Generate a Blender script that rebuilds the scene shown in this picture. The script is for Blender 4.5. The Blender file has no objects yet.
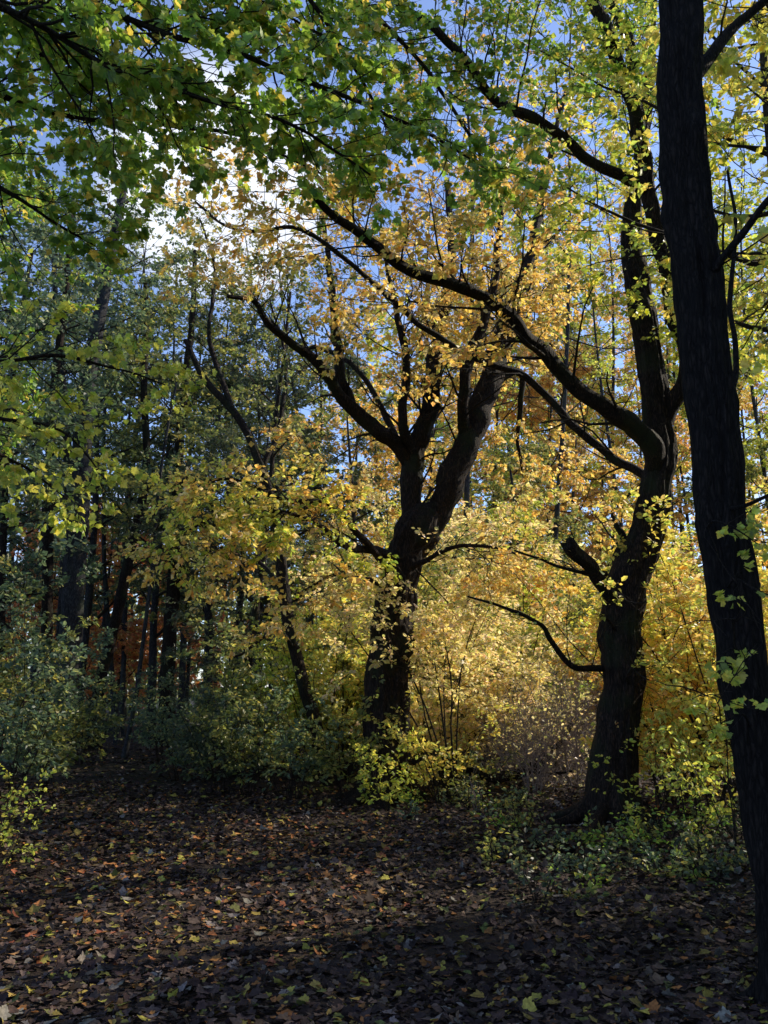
import bpy, math, random
import numpy as np
from mathutils import Vector, noise

random.seed(11)
rng = np.random.default_rng(11)
R = math.radians
scene = bpy.context.scene
col = bpy.context.collection

# ------------------------------------------------------------------ camera
CAM_Z, PITCH, F = 1.6, R(11.3), 887.0
cp, sp = math.cos(PITCH), math.sin(PITCH)
cam_d = bpy.data.cameras.new('camera')
cam = bpy.data.objects.new('camera', cam_d)
col.objects.link(cam)
cam.location = (0, 0, CAM_Z)
cam.rotation_euler = (R(90) + PITCH, 0, 0)
cam_d.sensor_fit = 'VERTICAL'
cam_d.sensor_height = 24.0
cam_d.lens = 24.0 * F / 1024.0
cam_d.clip_start, cam_d.clip_end = 0.05, 2000
scene.camera = cam


def T(py, Y):
    return Y / (cp - (512 - py) / F * sp)


def P(px, py, Y):
    """the point at distance Y along the path that the photo shows at (px, py)"""
    dx, dy = (px - 384) / F, (512 - py) / F
    t = Y / (cp - dy * sp)
    return (t * dx, Y, CAM_Z + t * (sp + dy * cp))


def G(px, Y):
    """ground point at depth Y under picture column px"""
    py = 512 + F * math.tan(math.atan(CAM_Z / Y) + PITCH)
    p = P(px, py, Y)
    return (p[0], Y, ground_z(p[0], Y))


def ground_z(x, y):
    z = 0.05 * noise.noise((x * 0.35, y * 0.35, 0.0)) + 0.02 * noise.noise((x * 1.3, y * 1.3, 4.0))
    d = abs(x - path_x(y)) - path_w(y)
    if d > 0:
        z += 0.10 * min(1.0, d / 1.2) + 0.05 * noise.noise((x * 0.8, y * 0.8, 9.0)) * min(1.0, d)
    return z


def path_x(y):
    return -0.5 - (0.00 if y < 9 else 0.021 * (y - 9) ** 2 if y < 30 else 0.021 * 21 ** 2 + 0.9 * (y - 30))


def path_w(y):
    return max(1.4, 3.4 - 0.11 * max(0.0, y - 4))


# ------------------------------------------------------------------ materials
def new_mat(name):
    m = bpy.data.materials.new(name)
    m.use_nodes = True
    nt = m.node_tree
    nt.nodes.clear()
    return m, nt, nt.nodes, nt.links


def leaf_material():
    m, nt, N, L = new_mat('leaf_blade')
    out = N.new('ShaderNodeOutputMaterial')
    at = N.new('ShaderNodeAttribute'); at.attribute_name = 'Col'
    tex = N.new('ShaderNodeTexCoord')
    nz = N.new('ShaderNodeTexNoise'); nz.inputs['Scale'].default_value = 45; nz.inputs['Detail'].default_value = 3
    L.new(tex.outputs['Object'], nz.inputs['Vector'])
    mr = N.new('ShaderNodeMapRange')
    mr.inputs['From Min'].default_value = 0.3; mr.inputs['From Max'].default_value = 0.7
    mr.inputs['To Min'].default_value = 0.72; mr.inputs['To Max'].default_value = 1.15
    L.new(nz.outputs['Fac'], mr.inputs['Value'])
    mul = N.new('ShaderNodeVectorMath'); mul.operation = 'SCALE'
    L.new(at.outputs['Color'], mul.inputs[0]); L.new(mr.outputs['Result'], mul.inputs['Scale'])
    pb = N.new('ShaderNodeBsdfPrincipled')
    pb.inputs['Roughness'].default_value = 0.5
    pb.inputs['Specular IOR Level'].default_value = 0.35
    L.new(mul.outputs['Vector'], pb.inputs['Base Color'])
    tr = N.new('ShaderNodeBsdfTranslucent')
    gm = N.new('ShaderNodeVectorMath'); gm.operation = 'MULTIPLY'
    gm.inputs[1].default_value = (0.90, 0.90, 0.76)
    L.new(mul.outputs['Vector'], gm.inputs[0]); L.new(gm.outputs['Vector'], tr.inputs['Color'])
    dm = N.new('ShaderNodeVectorMath'); dm.operation = 'SCALE'; dm.inputs['Scale'].default_value = 0.58
    L.new(mul.outputs['Vector'], dm.inputs[0]); L.new(dm.outputs['Vector'], pb.inputs['Base Color'])
    mx = N.new('ShaderNodeAddShader')
    L.new(pb.outputs[0], mx.inputs[0]); L.new(tr.outputs[0], mx.inputs[1])
    L.new(mx.outputs[0], out.inputs[0])
    return m


def litter_material():
    m, nt, N, L = new_mat('fallen_leaf')
    out = N.new('ShaderNodeOutputMaterial')
    at = N.new('ShaderNodeAttribute'); at.attribute_name = 'Col'
    tex = N.new('ShaderNodeTexCoord')
    nz = N.new('ShaderNodeTexNoise'); nz.inputs['Scale'].default_value = 60; nz.inputs['Detail'].default_value = 4
    L.new(tex.outputs['Object'], nz.inputs['Vector'])
    mr = N.new('ShaderNodeMapRange')
    mr.inputs['From Min'].default_value = 0.3; mr.inputs['From Max'].default_value = 0.7
    mr.inputs['To Min'].default_value = 0.55; mr.inputs['To Max'].default_value = 1.2
    L.new(nz.outputs['Fac'], mr.inputs['Value'])
    mul = N.new('ShaderNodeVectorMath'); mul.operation = 'SCALE'
    L.new(at.outputs['Color'], mul.inputs[0]); L.new(mr.outputs['Result'], mul.inputs['Scale'])
    pb = N.new('ShaderNodeBsdfPrincipled')
    pb.inputs['Roughness'].default_value = 0.75
    pb.inputs['Specular IOR Level'].default_value = 0.15
    L.new(mul.outputs['Vector'], pb.inputs['Base Color'])
    L.new(pb.outputs[0], out.inputs[0])
    return m


def bark_material(name, dark, light, moss=None, scale=1.0):
    m, nt, N, L = new_mat(name)
    out = N.new('ShaderNodeOutputMaterial')
    tex = N.new('ShaderNodeTexCoord')
    mp = N.new('ShaderNodeMapping'); mp.inputs['Scale'].default_value = (13 * scale, 13 * scale, 2.6 * scale)
    L.new(tex.outputs['Object'], mp.inputs['Vector'])
    n1 = N.new('ShaderNodeTexNoise'); n1.inputs['Scale'].default_value = 2.2; n1.inputs['Detail'].default_value = 8
    n1.inputs['Distortion'].default_value = 1.2
    v = N.new('ShaderNodeTexVoronoi'); v.feature = 'DISTANCE_TO_EDGE'; v.inputs['Scale'].default_value = 3.2
    L.new(mp.outputs[0], n1.inputs['Vector'])
    wv = N.new('ShaderNodeVectorMath'); wv.operation = 'MULTIPLY_ADD'
    wv.inputs[1].default_value = (0.5, 0.5, 0.5)
    L.new(n1.outputs['Color'], wv.inputs[0]); L.new(mp.outputs[0], wv.inputs[2])
    L.new(wv.outputs[0], v.inputs['Vector'])
    ramp = N.new('ShaderNodeValToRGB')
    ramp.color_ramp.elements[0].position = 0.0; ramp.color_ramp.elements[0].color = (dark[0] * .5, dark[1] * .5, dark[2] * .5, 1)
    ramp.color_ramp.elements[1].position = 0.35; ramp.color_ramp.elements[1].color = (*light, 1)
    L.new(v.outputs['Distance'], ramp.inputs[0])
    mixc = N.new('ShaderNodeMix'); mixc.data_type = 'RGBA'; mixc.blend_type = 'MULTIPLY'; mixc.inputs[0].default_value = 0.8
    r2 = N.new('ShaderNodeValToRGB')
    r2.color_ramp.elements[0].position = 0.35; r2.color_ramp.elements[0].color = (0.35, 0.33, 0.32, 1)
    r2.color_ramp.elements[1].position = 0.65; r2.color_ramp.elements[1].color = (1.1, 1.05, 1.0, 1)
    L.new(n1.outputs['Fac'], r2.inputs[0])
    L.new(ramp.outputs[0], mixc.inputs[6]); L.new(r2.outputs[0], mixc.inputs[7])
    last = mixc.outputs[2]
    if moss:
        n3 = N.new('ShaderNodeTexNoise'); n3.inputs['Scale'].default_value = 2.5; n3.inputs['Detail'].default_value = 5
        L.new(tex.outputs['Object'], n3.inputs['Vector'])
        r3 = N.new('ShaderNodeValToRGB')
        r3.color_ramp.elements[0].position = 0.5; r3.color_ramp.elements[1].position = 0.68
        L.new(n3.outputs['Fac'], r3.inputs[0])
        mm = N.new('ShaderNodeMix'); mm.data_type = 'RGBA'; mm.inputs[7].default_value = (*moss, 1)
        L.new(r3.outputs[0], mm.inputs[0]); L.new(last, mm.inputs[6])
        last = mm.outputs[2]
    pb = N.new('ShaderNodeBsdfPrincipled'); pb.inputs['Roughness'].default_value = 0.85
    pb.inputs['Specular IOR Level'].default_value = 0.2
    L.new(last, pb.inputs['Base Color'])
    add = N.new('ShaderNodeMath'); add.operation = 'ADD'
    L.new(v.outputs['Distance'], add.inputs[0]); L.new(n1.outputs['Fac'], add.inputs[1])
    bp = N.new('ShaderNodeBump'); bp.inputs['Strength'].default_value = 0.9; bp.inputs['Distance'].default_value = 0.03
    L.new(add.outputs[0], bp.inputs['Height']); L.new(bp.outputs[0], pb.inputs['Normal'])
    L.new(pb.outputs[0], out.inputs[0])
    return m


def soil_material(name, a, b, c):
    m, nt, N, L = new_mat(name)
    out = N.new('ShaderNodeOutputMaterial')
    tex = N.new('ShaderNodeTexCoord')
    n1 = N.new('ShaderNodeTexNoise'); n1.inputs['Scale'].default_value = 0.9; n1.inputs['Detail'].default_value = 8
    n2 = N.new('ShaderNodeTexNoise'); n2.inputs['Scale'].default_value = 22; n2.inputs['Detail'].default_value = 6
    v = N.new('ShaderNodeTexNoise'); v.inputs['Scale'].default_value = 70; v.inputs['Detail'].default_value = 5
    for q in (n1, n2, v): L.new(tex.outputs['Object'], q.inputs['Vector'])
    r = N.new('ShaderNodeValToRGB')
    r.color_ramp.elements[0].position = 0.35; r.color_ramp.elements[0].color = (*a, 1)
    r.color_ramp.elements[1].position = 0.65; r.color_ramp.elements[1].color = (*b, 1)
    L.new(n1.outputs['Fac'], r.inputs[0])
    mx = N.new('ShaderNodeMix'); mx.data_type = 'RGBA'; mx.inputs[7].default_value = (*c, 1)
    r2 = N.new('ShaderNodeValToRGB'); r2.color_ramp.elements[0].position = 0.5; r2.color_ramp.elements[1].position = 0.62
    L.new(n2.outputs['Fac'], r2.inputs[0]); L.new(r2.outputs[0], mx.inputs[0]); L.new(r.outputs[0], mx.inputs[6])
    pb = N.new('ShaderNodeBsdfPrincipled'); pb.inputs['Roughness'].default_value = 0.9
    pb.inputs['Specular IOR Level'].default_value = 0.2
    L.new(mx.outputs[2], pb.inputs['Base Color'])
    add = N.new('ShaderNodeMath'); add.operation = 'ADD'
    L.new(n2.outputs['Fac'], add.inputs[0]); L.new(v.outputs['Fac'], add.inputs[1])
    bp = N.new('ShaderNodeBump'); bp.inputs['Strength'].default_value = 0.8; bp.inputs['Distance'].default_value = 0.04
    L.new(add.outputs[0], bp.inputs['Height']); L.new(bp.outputs[0], pb.inputs['Normal'])
    L.new(pb.outputs[0], out.inputs[0])
    return m


M_LEAF = leaf_material()
M_LITTER = litter_material()
M_BARK = bark_material('dark_furrowed_bark', (0.013, 0.010, 0.009), (0.062, 0.041, 0.031), (0.022, 0.026, 0.012))
M_BLACK = bark_material('shaded_black_bark', (0.007, 0.006, 0.006), (0.026, 0.021, 0.019), None)  # shade on the near trunk is put into this darker colour
M_BARK2 = bark_material('hazed_grey_bark', (0.042, 0.044, 0.050), (0.095, 0.098, 0.11), (0.055, 0.065, 0.048))  # paler, bluer tone stands in for haze around the far trunks
M_TWIG = bark_material('twig_bark', (0.04, 0.032, 0.026), (0.085, 0.068, 0.055), None, 3.0)
M_PALE = bark_material('lit_pale_dry_twig', (0.42, 0.35, 0.34), (0.75, 0.65, 0.62), None, 3.0)  # dry twigs, colour raised further to carry their sunlit look
M_SOIL = soil_material('forest_soil', (0.022, 0.017, 0.012), (0.045, 0.034, 0.022), (0.03, 0.034, 0.015))
M_PATH = soil_material('leafy_path_soil', (0.020, 0.014, 0.011), (0.040, 0.028, 0.021), (0.055, 0.036, 0.024))


# ------------------------------------------------------------------ mesh building
def mesh_obj(name, verts, loops, sizes, mats, mat_idx=None, colors=None, parent=None, smooth=False, loc=None):
    me = bpy.data.meshes.new(name)
    nv, nl, nf = len(verts), len(loops), len(sizes)
    me.vertices.add(nv); me.loops.add(nl); me.polygons.add(nf)
    me.vertices.foreach_set('co', np.ascontiguousarray(verts, dtype=np.float32).ravel())
    me.loops.foreach_set('vertex_index', np.ascontiguousarray(loops, dtype=np.int32))
    starts = np.concatenate([[0], np.cumsum(sizes)[:-1]]).astype(np.int32)
    me.polygons.foreach_set('loop_start', starts)
    for m in mats: me.materials.append(m)
    if mat_idx is not None: me.polygons.foreach_set('material_index', np.ascontiguousarray(mat_idx, dtype=np.int32))
    if smooth is not False:
        me.polygons.foreach_set('use_smooth', np.full(nf, True) if smooth is True else smooth)
    if colors is not None:
        a = me.attributes.new('Col', 'FLOAT_COLOR', 'POINT')
        c4 = np.ones((nv, 4), dtype=np.float32); c4[:, :3] = colors
        a.data.foreach_set('color', c4.ravel())
    me.update(calc_edges=True)
    o = bpy.data.objects.new(name, me)
    col.objects.link(o)
    if parent is not None: o.parent = parent
    return o


def tag(o, label=None, cat=None, group=None, kind=None):
    if label: o['label'] = label
    if cat: o['category'] = cat
    if group: o['group'] = group
    if kind: o['kind'] = kind
    return o


def empty(name, loc, label, cat, group=None):
    o = bpy.data.objects.new(name, None)
    o.empty_display_size = 0.3
    col.objects.link(o)
    o.location = loc
    return tag(o, label, cat, group)


class Buf:
    """collects tubes and leaves of one mesh"""
    def __init__(self):
        self.tubes = {}      # (npts, sides) -> list of (pts, radii)
        self.leaves = {}     # shape -> list of arrays

    def tube(self, pts, radii, sides=4):
        self.tubes.setdefault((len(pts), sides), []).append((pts, radii))

    def leaf(self, shape, pos, d, n, size, c):
        self.leaves.setdefault(shape, []).append((pos, d, n, size, c))

    def build(self, name, origin, parent, twig_mat=None, leaf_mat=None):
        V, Lp, S, MI, C, SM = [], [], [], [], [], []
        base = 0
        for (n, s), lst in self.tubes.items():
            pts = np.array([q[0] for q in lst], dtype=np.float64)       # m,n,3
            rad = np.array([q[1] for q in lst], dtype=np.float64)       # m,n
            m = len(lst)
            tan = np.empty_like(pts)
            tan[:, 1:-1] = pts[:, 2:] - pts[:, :-2]
            tan[:, 0] = pts[:, 1] - pts[:, 0]
            tan[:, -1] = pts[:, -1] - pts[:, -2]
            tan /= np.linalg.norm(tan, axis=2, keepdims=True) + 1e-9
            ref = np.where(np.abs(tan[:, :1, 2:3]) < 0.9, np.array([0, 0, 1.0]), np.array([1.0, 0, 0]))
            ref = np.broadcast_to(ref, tan.shape)
            u = np.cross(tan, ref); u /= np.linalg.norm(u, axis=2, keepdims=True) + 1e-9
            w = np.cross(tan, u)
            ang = np.arange(s) * 2 * math.pi / s
            ring = (pts[:, :, None, :] + rad[:, :, None, None] *
                    (u[:, :, None, :] * np.cos(ang)[None, None, :, None] + w[:, :, None, :] * np.sin(ang)[None, None, :, None]))
            V.append(ring.reshape(-1, 3))
            i = np.arange(n - 1)[:, None]; j = np.arange(s)[None, :]
            q = np.stack([i * s + j, i * s + (j + 1) % s, (i + 1) * s + (j + 1) % s, (i + 1) * s + j], -1).reshape(-1, 4)
            q = (np.arange(m)[:, None, None] * (n * s) + q[None]) + base
            Lp.append(q.ravel()); k = m * (n - 1) * s
            S.append(np.full(k, 4)); MI.append(np.zeros(k)); SM.append(np.full(k, True))
            C.append(np.full((m * n * s, 3), 0.1))
            base += m * n * s
        for shape, lst in self.leaves.items():
            pos = np.concatenate([q[0] for q in lst]); d = np.concatenate([q[1] for q in lst]); nn = np.concatenate([q[2] for q in lst])
            sz = np.concatenate([q[3] for q in lst]); c = np.concatenate([q[4] for q in lst])
            d = d / (np.linalg.norm(d, axis=1, keepdims=True) + 1e-9)
            sd = np.cross(nn, d); sd /= np.linalg.norm(sd, axis=1, keepdims=True) + 1e-9
            nn = np.cross(d, sd)
            tv, tf = SHAPES[shape]
            tv = np.array(tv)
            m = len(pos); k = len(tv)
            curl = rng.uniform(0.2, 1.6, (m, 1))
            lz = tv[None, :, 2] * curl
            wid = rng.uniform(0.8, 1.15, (m, 1, 1))
            v = pos[:, None, :] + sz[:, None, None] * (d[:, None, :] * tv[None, :, 0, None] + sd[:, None, :] * tv[None, :, 1, None] * wid + nn[:, None, :] * lz[:, :, None])
            V.append(v.reshape(-1, 3))
            C.append(np.repeat(c, k, axis=0))
            for f in tf:
                q = np.arange(m)[:, None] * k + np.array(f)[None, :] + base
                Lp.append(q.ravel()); S.append(np.full(m, len(f))); MI.append(np.ones(m)); SM.append(np.full(m, False))
            base += m * k
        V = np.concatenate(V) - np.array(origin)[None, :]
        return mesh_obj(name, V, np.concatenate(Lp), np.concatenate(S), [twig_mat or M_TWIG, leaf_mat or M_LEAF], np.concatenate(MI), np.concatenate(C), parent, np.concatenate(SM))


def _maple():
    half = [(0.0, 0.0), (-0.08, 0.22), (0.06, 0.44), (0.18, 0.38), (0.30, 0.54), (0.46, 0.62), (0.50, 0.46), (0.52, 0.30), (0.66, 0.36), (0.74, 0.22), (0.84, 0.16), (1.0, 0.0)]
    v = []
    for x, y in half: v.append((x, y, 0.35 * y * y - 0.12 * x * x))
    k = len(half)
    for x, y in half[1:-1]: v.append((x, -y, 0.35 * y * y - 0.12 * x * x))
    right = [0] + list(range(k, k + len(half) - 2)) + [k - 1]
    return v, [list(range(k))[::-1], right]


SHAPES = {
    'maple': _maple(),
    'ovate': ([(0, 0, 0), (0.30, 0.27, 0.10), (0.70, 0.24, 0.06), (1, 0, -0.10), (0.70, -0.24, 0.06), (0.30, -0.27, 0.10)], [(0, 3, 2, 1), (0, 5, 4, 3)]),
    'small': ([(0, 0, 0), (0.5, 0.36, 0.08), (1, 0, -0.06), (0.5, -0.36, 0.08)], [(0, 3, 2, 1)]),
    'narrow': ([(0, 0, 0), (0.45, 0.14, 0.05), (1, 0, -0.15), (0.45, -0.14, 0.05)], [(0, 3, 2, 1)]),
}

# palettes: (weight, colour)
PAL = {
    'gold': [(4, (0.69, 0.48, 0.11)), (3, (0.72, 0.56, 0.17)), (2, (0.67, 0.38, 0.11)), (1.5, (0.46, 0.44, 0.10)), (2, (0.74, 0.59, 0.32))],
    'amber': [(3, (0.64, 0.37, 0.11)), (3, (0.68, 0.46, 0.14)), (2, (0.48, 0.25, 0.09)), (1, (0.40, 0.36, 0.10))],
    'yellow': [(4, (0.71, 0.57, 0.12)), (3, (0.60, 0.59, 0.14)), (1, (0.69, 0.51, 0.15)), (2, (0.40, 0.47, 0.10))],
    'pale': [(3, (0.77, 0.66, 0.34)), (3, (0.74, 0.63, 0.24)), (2, (0.77, 0.58, 0.36)), (2, (0.56, 0.54, 0.18))],
    'lime': [(4, (0.56, 0.56, 0.09)), (3, (0.42, 0.48, 0.08)), (2, (0.66, 0.58, 0.11)), (2, (0.27, 0.36, 0.07))],
    'green': [(4, (0.20, 0.33, 0.050)), (3, (0.28, 0.40, 0.055)), (2, (0.40, 0.44, 0.07)), (1.4, (0.58, 0.44, 0.08)), (2, (0.12, 0.22, 0.05))],
    'olive': [(3, (0.17, 0.20, 0.06)), (3, (0.26, 0.27, 0.07)), (2, (0.38, 0.33, 0.09)), (2, (0.11, 0.15, 0.06))],
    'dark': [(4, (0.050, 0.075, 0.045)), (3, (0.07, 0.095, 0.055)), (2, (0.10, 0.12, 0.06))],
    'bluish': [(4, (0.085, 0.13, 0.085)), (3, (0.12, 0.175, 0.095)), (2, (0.19, 0.24, 0.11)), (1, (0.36, 0.37, 0.14))],  # on far trees the cool tint carries painted haze; near bushes share it
    'orange': [(3, (0.50, 0.20, 0.07)), (3, (0.54, 0.29, 0.09)), (2, (0.42, 0.14, 0.07)), (1, (0.46, 0.34, 0.10))],
    'litter': [(14, (0.036, 0.024, 0.022)), (9, (0.058, 0.038, 0.032)), (6, (0.090, 0.062, 0.050)), (3, (0.15, 0.10, 0.07)), (2, (0.17, 0.15, 0.13)), (2, (0.27, 0.20, 0.05)), (1.4, (0.30, 0.13, 0.04)), (1.0, (0.34, 0.30, 0.06)), (1, (0.12, 0.13, 0.04))],
}


def pick(pal, n):
    pl = PAL[pal]
    w = np.array([q[0] for q in pl], dtype=float); w /= w.sum()
    c = np.array([q[1] for q in pl])
    i = rng.choice(len(pl), n, p=w)
    return c[i] * rng.uniform(0.75, 1.2, (n, 1)) * rng.uniform(0.93, 1.07, (n, 3))


def lerp(a, b, t): return tuple(a[i] + (b[i] - a[i]) * t for i in range(3))


def smooth_poly(pts, seg):
    """Catmull-Rom through points of any dimension"""
    A = np.array(pts, dtype=float)
    if len(A) < 3:
        t = np.linspace(0, 1, seg + 1)[:, None]
        return A[0] * (1 - t) + A[-1] * t
    E = np.vstack([2 * A[0] - A[1], A, 2 * A[-1] - A[-2]])
    out = []
    for i in range(1, len(E) - 2):
        p0, p1, p2, p3 = E[i - 1:i + 3]
        for t in np.arange(seg) / seg:
            out.append(0.5 * ((2 * p1) + (p2 - p0) * t + (2 * p0 - 5 * p1 + 4 * p2 - p3) * t * t + (3 * p1 - p0 - 3 * p2 + p3) * t ** 3))
    out.append(A[-1])
    return np.array(out)


def limb_mesh(name, pts, radii, origin, parent, mat, sides=14, seg=6, rough=0.10, flare=0.0, cap=False, knots=0):
    """one trunk or limb with an uneven, ridged surface; pts world, radii per point"""
    q = smooth_poly([(*p, r) for p, r in zip(pts, radii)], seg)
    n = len(q)
    sd = random.uniform(0, 90)
    c, r = q[:, :3], np.maximum(q[:, 3], 0.002)
    tan = np.gradient(c, axis=0); tan /= np.linalg.norm(tan, axis=1, keepdims=True) + 1e-9
    ref = np.array([0, 1.0, 0]) if abs(tan[0][1]) < 0.9 else np.array([1.0, 0, 0])
    u = np.cross(tan, ref); u /= np.linalg.norm(u, axis=1, keepdims=True) + 1e-9
    w = np.cross(u, tan)
    V = np.zeros((n, sides, 3))
    length = np.concatenate([[0], np.cumsum(np.linalg.norm(np.diff(c, axis=0), axis=1))])
    kn = [(random.uniform(0.1, 0.95) * length[-1], random.uniform(0, 6.28), random.uniform(0.06, 0.16)) for _ in range(knots)]
    for i in range(n):
        kk = min(0.05, 0.4 * r[i] + 0.014) if not flare else 0.15 * r[i]
        cx = kk * (noise.noise((length[i] * 1.4, sd, 0)) + 0.8 * noise.noise((length[i] * 3.1, sd, 3))); cy = kk * (noise.noise((length[i] * 1.4, sd, 7)) + 0.8 * noise.noise((length[i] * 3.1, sd, 9)))
        for j in range(sides):
            a = 2 * math.pi * j / sides + 0.35 * noise.noise((length[i] * 0.7, sd, 1))
            f = 1 + rough * 1.6 * noise.noise((math.cos(a) * 1.2 + sd, math.sin(a) * 1.2, length[i] * 0.9))
            f += rough * 0.9 * noise.noise((math.cos(a) * 4 + sd, math.sin(a) * 4, length[i] * 2.6 + 5))
            f += rough * 0.5 * noise.noise((math.cos(a) * 2 + sd, math.sin(a) * 2, length[i] * 7))
            if sides >= 26:
                f += 0.11 * (0.45 - 2.2 * abs(noise.noise((math.cos(a) * 5.5 + sd, math.sin(a) * 5.5, length[i] * 1.1 + 3 * noise.noise((length[i] * .8, a, sd))))))
            if flare:
                e = math.exp(-length[i] / (flare * 1.1))
                f += e * (0.55 + 0.55 * max(0, math.sin(a * 5 + sd)) * e)
            for (ks, ka, kr) in kn:
                dd = ((length[i] - ks) / (r[i] * 0.8)) ** 2 + (2 * math.sin((a - ka) / 2)) ** 2 * 2.2
                f += kr * math.exp(-dd * 2)
            rr = r[i] * f
            V[i, j] = c[i] + u[i] * (math.cos(a) * rr + cx) + w[i] * (math.sin(a) * rr + cy)
    verts = V.reshape(-1, 3)
    i = np.arange(n - 1)[:, None]; j = np.arange(sides)[None, :]
    F4 = np.stack([i * sides + j, (i + 1) * sides + j, (i + 1) * sides + (j + 1) % sides, i * sides + (j + 1) % sides], -1).reshape(-1, 4)
    loops = list(F4.ravel()); sizes = [4] * len(F4)
    # closed end
    tip = c[-1] + tan[-1] * r[-1] * (0.04 if cap else 0.8)
    verts = np.vstack([verts, tip])
    k = (n - 1) * sides
    for jj in range(sides):
        loops += [k + jj, len(verts) - 1, k + (jj + 1) % sides]; sizes.append(3)
    sm = np.full(len(sizes), True)
    if cap:
        sm[-sides:] = False
        verts[k:k + sides] += (rng.normal(size=(sides, 1)) * 0.02 + 0.0) * tan[-1][None]
    return mesh_obj(name, verts - np.array(origin)[None], np.array(loops), np.array(sizes), [mat], None, None, parent, sm), q


# ---- branching ------------------------------------------------------------
def rand_dir():
    v = rng.normal(size=3); return v / (np.linalg.norm(v) + 1e-9)


def sprout(pts_arr, u):
    k = u * (len(pts_arr) - 1); i = min(int(k), len(pts_arr) - 2); f = k - i
    p = pts_arr[i] * (1 - f) + pts_arr[i + 1] * f
    t = pts_arr[i + 1] - pts_arr[i]
    return p, t / (np.linalg.norm(t) + 1e-9)


def shoot(p, d, length, n, wob, up):
    """a wavering shoot of n+1 points"""
    pts = [p]; step = length / n
    for k in range(n):
        d = d + rand_dir() * wob + np.array([0, 0, up])
        d = d / (np.linalg.norm(d) + 1e-9)
        p = p + d * step
        pts.append(p)
    return np.array(pts)


def twig_leaves(b, tw, o):
    n = max(2, int(o['leaves'] * rng.uniform(0.6, 1.4)))
    if rng.random() < o.get('bare', 0): return
    u = rng.uniform(0.3, 1.0, n)
    k = u * (len(tw) - 1); i = np.minimum(k.astype(int), len(tw) - 2); f = (k - i)[:, None]
    pos = tw[i] * (1 - f) + tw[i + 1] * f
    tn = tw[i + 1] - tw[i]; tn /= np.linalg.norm(tn, axis=1, keepdims=True) + 1e-9
    up = np.array([0, 0, 1.0])
    sd = np.cross(tn, up); sd /= np.linalg.norm(sd, axis=1, keepdims=True) + 1e-9
    s = np.where(rng.random(n) < 0.5, 1, -1)[:, None]
    d = tn * rng.uniform(0.2, 0.9, (n, 1)) + sd * s * rng.uniform(0.3, 1.0, (n, 1)) + rng.normal(size=(n, 3)) * 0.3
    d[:, 2] -= o.get('hang', 0.25)
    nr = up[None] * o.get('flat', 0.45) + rng.normal(size=(n, 3)) * 0.5
    size = o['size'] * rng.uniform(0.55, 1.2, n)
    pos = pos + d * (o['size'] * 0.35) + rng.normal(size=(n, 3)) * o['size'] * 0.14
    c = pick(o['pal'], n) * rng.uniform(0.8, 1.15)
    b.leaf(o['shape'], pos, d, nr, size, c)


def ramify(b, pts, r, o, lvl, u0=0.25):
    """side shoots along a branch, then side shoots on those, then leaf-bearing twigs"""
    seglen = np.linalg.norm(np.diff(pts, axis=0), axis=1).sum()
    spec = o['levels'][lvl]
    n = max(1, int(round(spec['per_m'] * seglen * rng.uniform(0.8, 1.2))))
    last = lvl == len(o['levels']) - 1
    for k in range(n):
        u = u0 + (1 - u0) * ((k + rng.uniform(0.1, 0.9)) / n)
        p, t = sprout(pts, min(u, 0.999))
        up = np.array([0, 0, 1.0])
        s = np.cross(t, up); s /= np.linalg.norm(s) + 1e-9
        v = np.cross(s, t)
        a = rng.uniform(-1, 1) * spec.get('roll', 1.2)
        side = (s * math.cos(a) + v * math.sin(a)) * (1 if (k % 2) else -1)
        ang = rng.uniform(0.55, 1.1)
        d = t * math.cos(ang) + side * math.sin(ang)
        L_ = spec['len'] * rng.uniform(0.55, 1.25) * (1 - 0.55 * u)
        q = shoot(p, d, L_, 3 if last else 5, spec.get('wob', 0.22), spec.get('up', 0.0))
        rr = max(o.get('rmin', 0.0025), r * (1 - 0.7 * u) * spec.get('rf', 0.5))
        b.tube(q, np.linspace(rr, rr * 0.35, len(q)), 3 if last else (4 if rr < 0.012 else 6))
        if last:
            twig_leaves(b, q, o)
        else:
            ramify(b, q, rr, o, lvl + 1, 0.2)
    if last or o.get('tipleaf', True):
        tip = pts[int(len(pts) * 0.6):]
        if len(tip) >= 2: twig_leaves(b, tip, o)


def opts(pal, size, shape='small', leaves=12, l0=(2.2, 1.6), l1=(4, 0.7), l2=None, **kw):
    lv = [dict(per_m=l0[0], len=l0[1], rf=0.5, up=kw.pop('up0', 0.03))]
    lv.append(dict(per_m=l1[0], len=l1[1], rf=0.5, up=kw.pop('up1', 0.0)))
    if l2: lv.append(dict(per_m=l2[0], len=l2[1], rf=0.6, up=kw.pop('up2', -0.03)))
    o = dict(pal=pal, size=size, shape=shape, leaves=leaves, levels=lv); o.update(kw)
    return o


def px_pts(L):
    """[(px, py, Y, half width in px)] -> world points and radii"""
    pts = [P(a, b, c) for a, b, c, r in L]
    rad = [r * T(b, c) / F for a, b, c, r in L]
    return pts, rad


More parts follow.
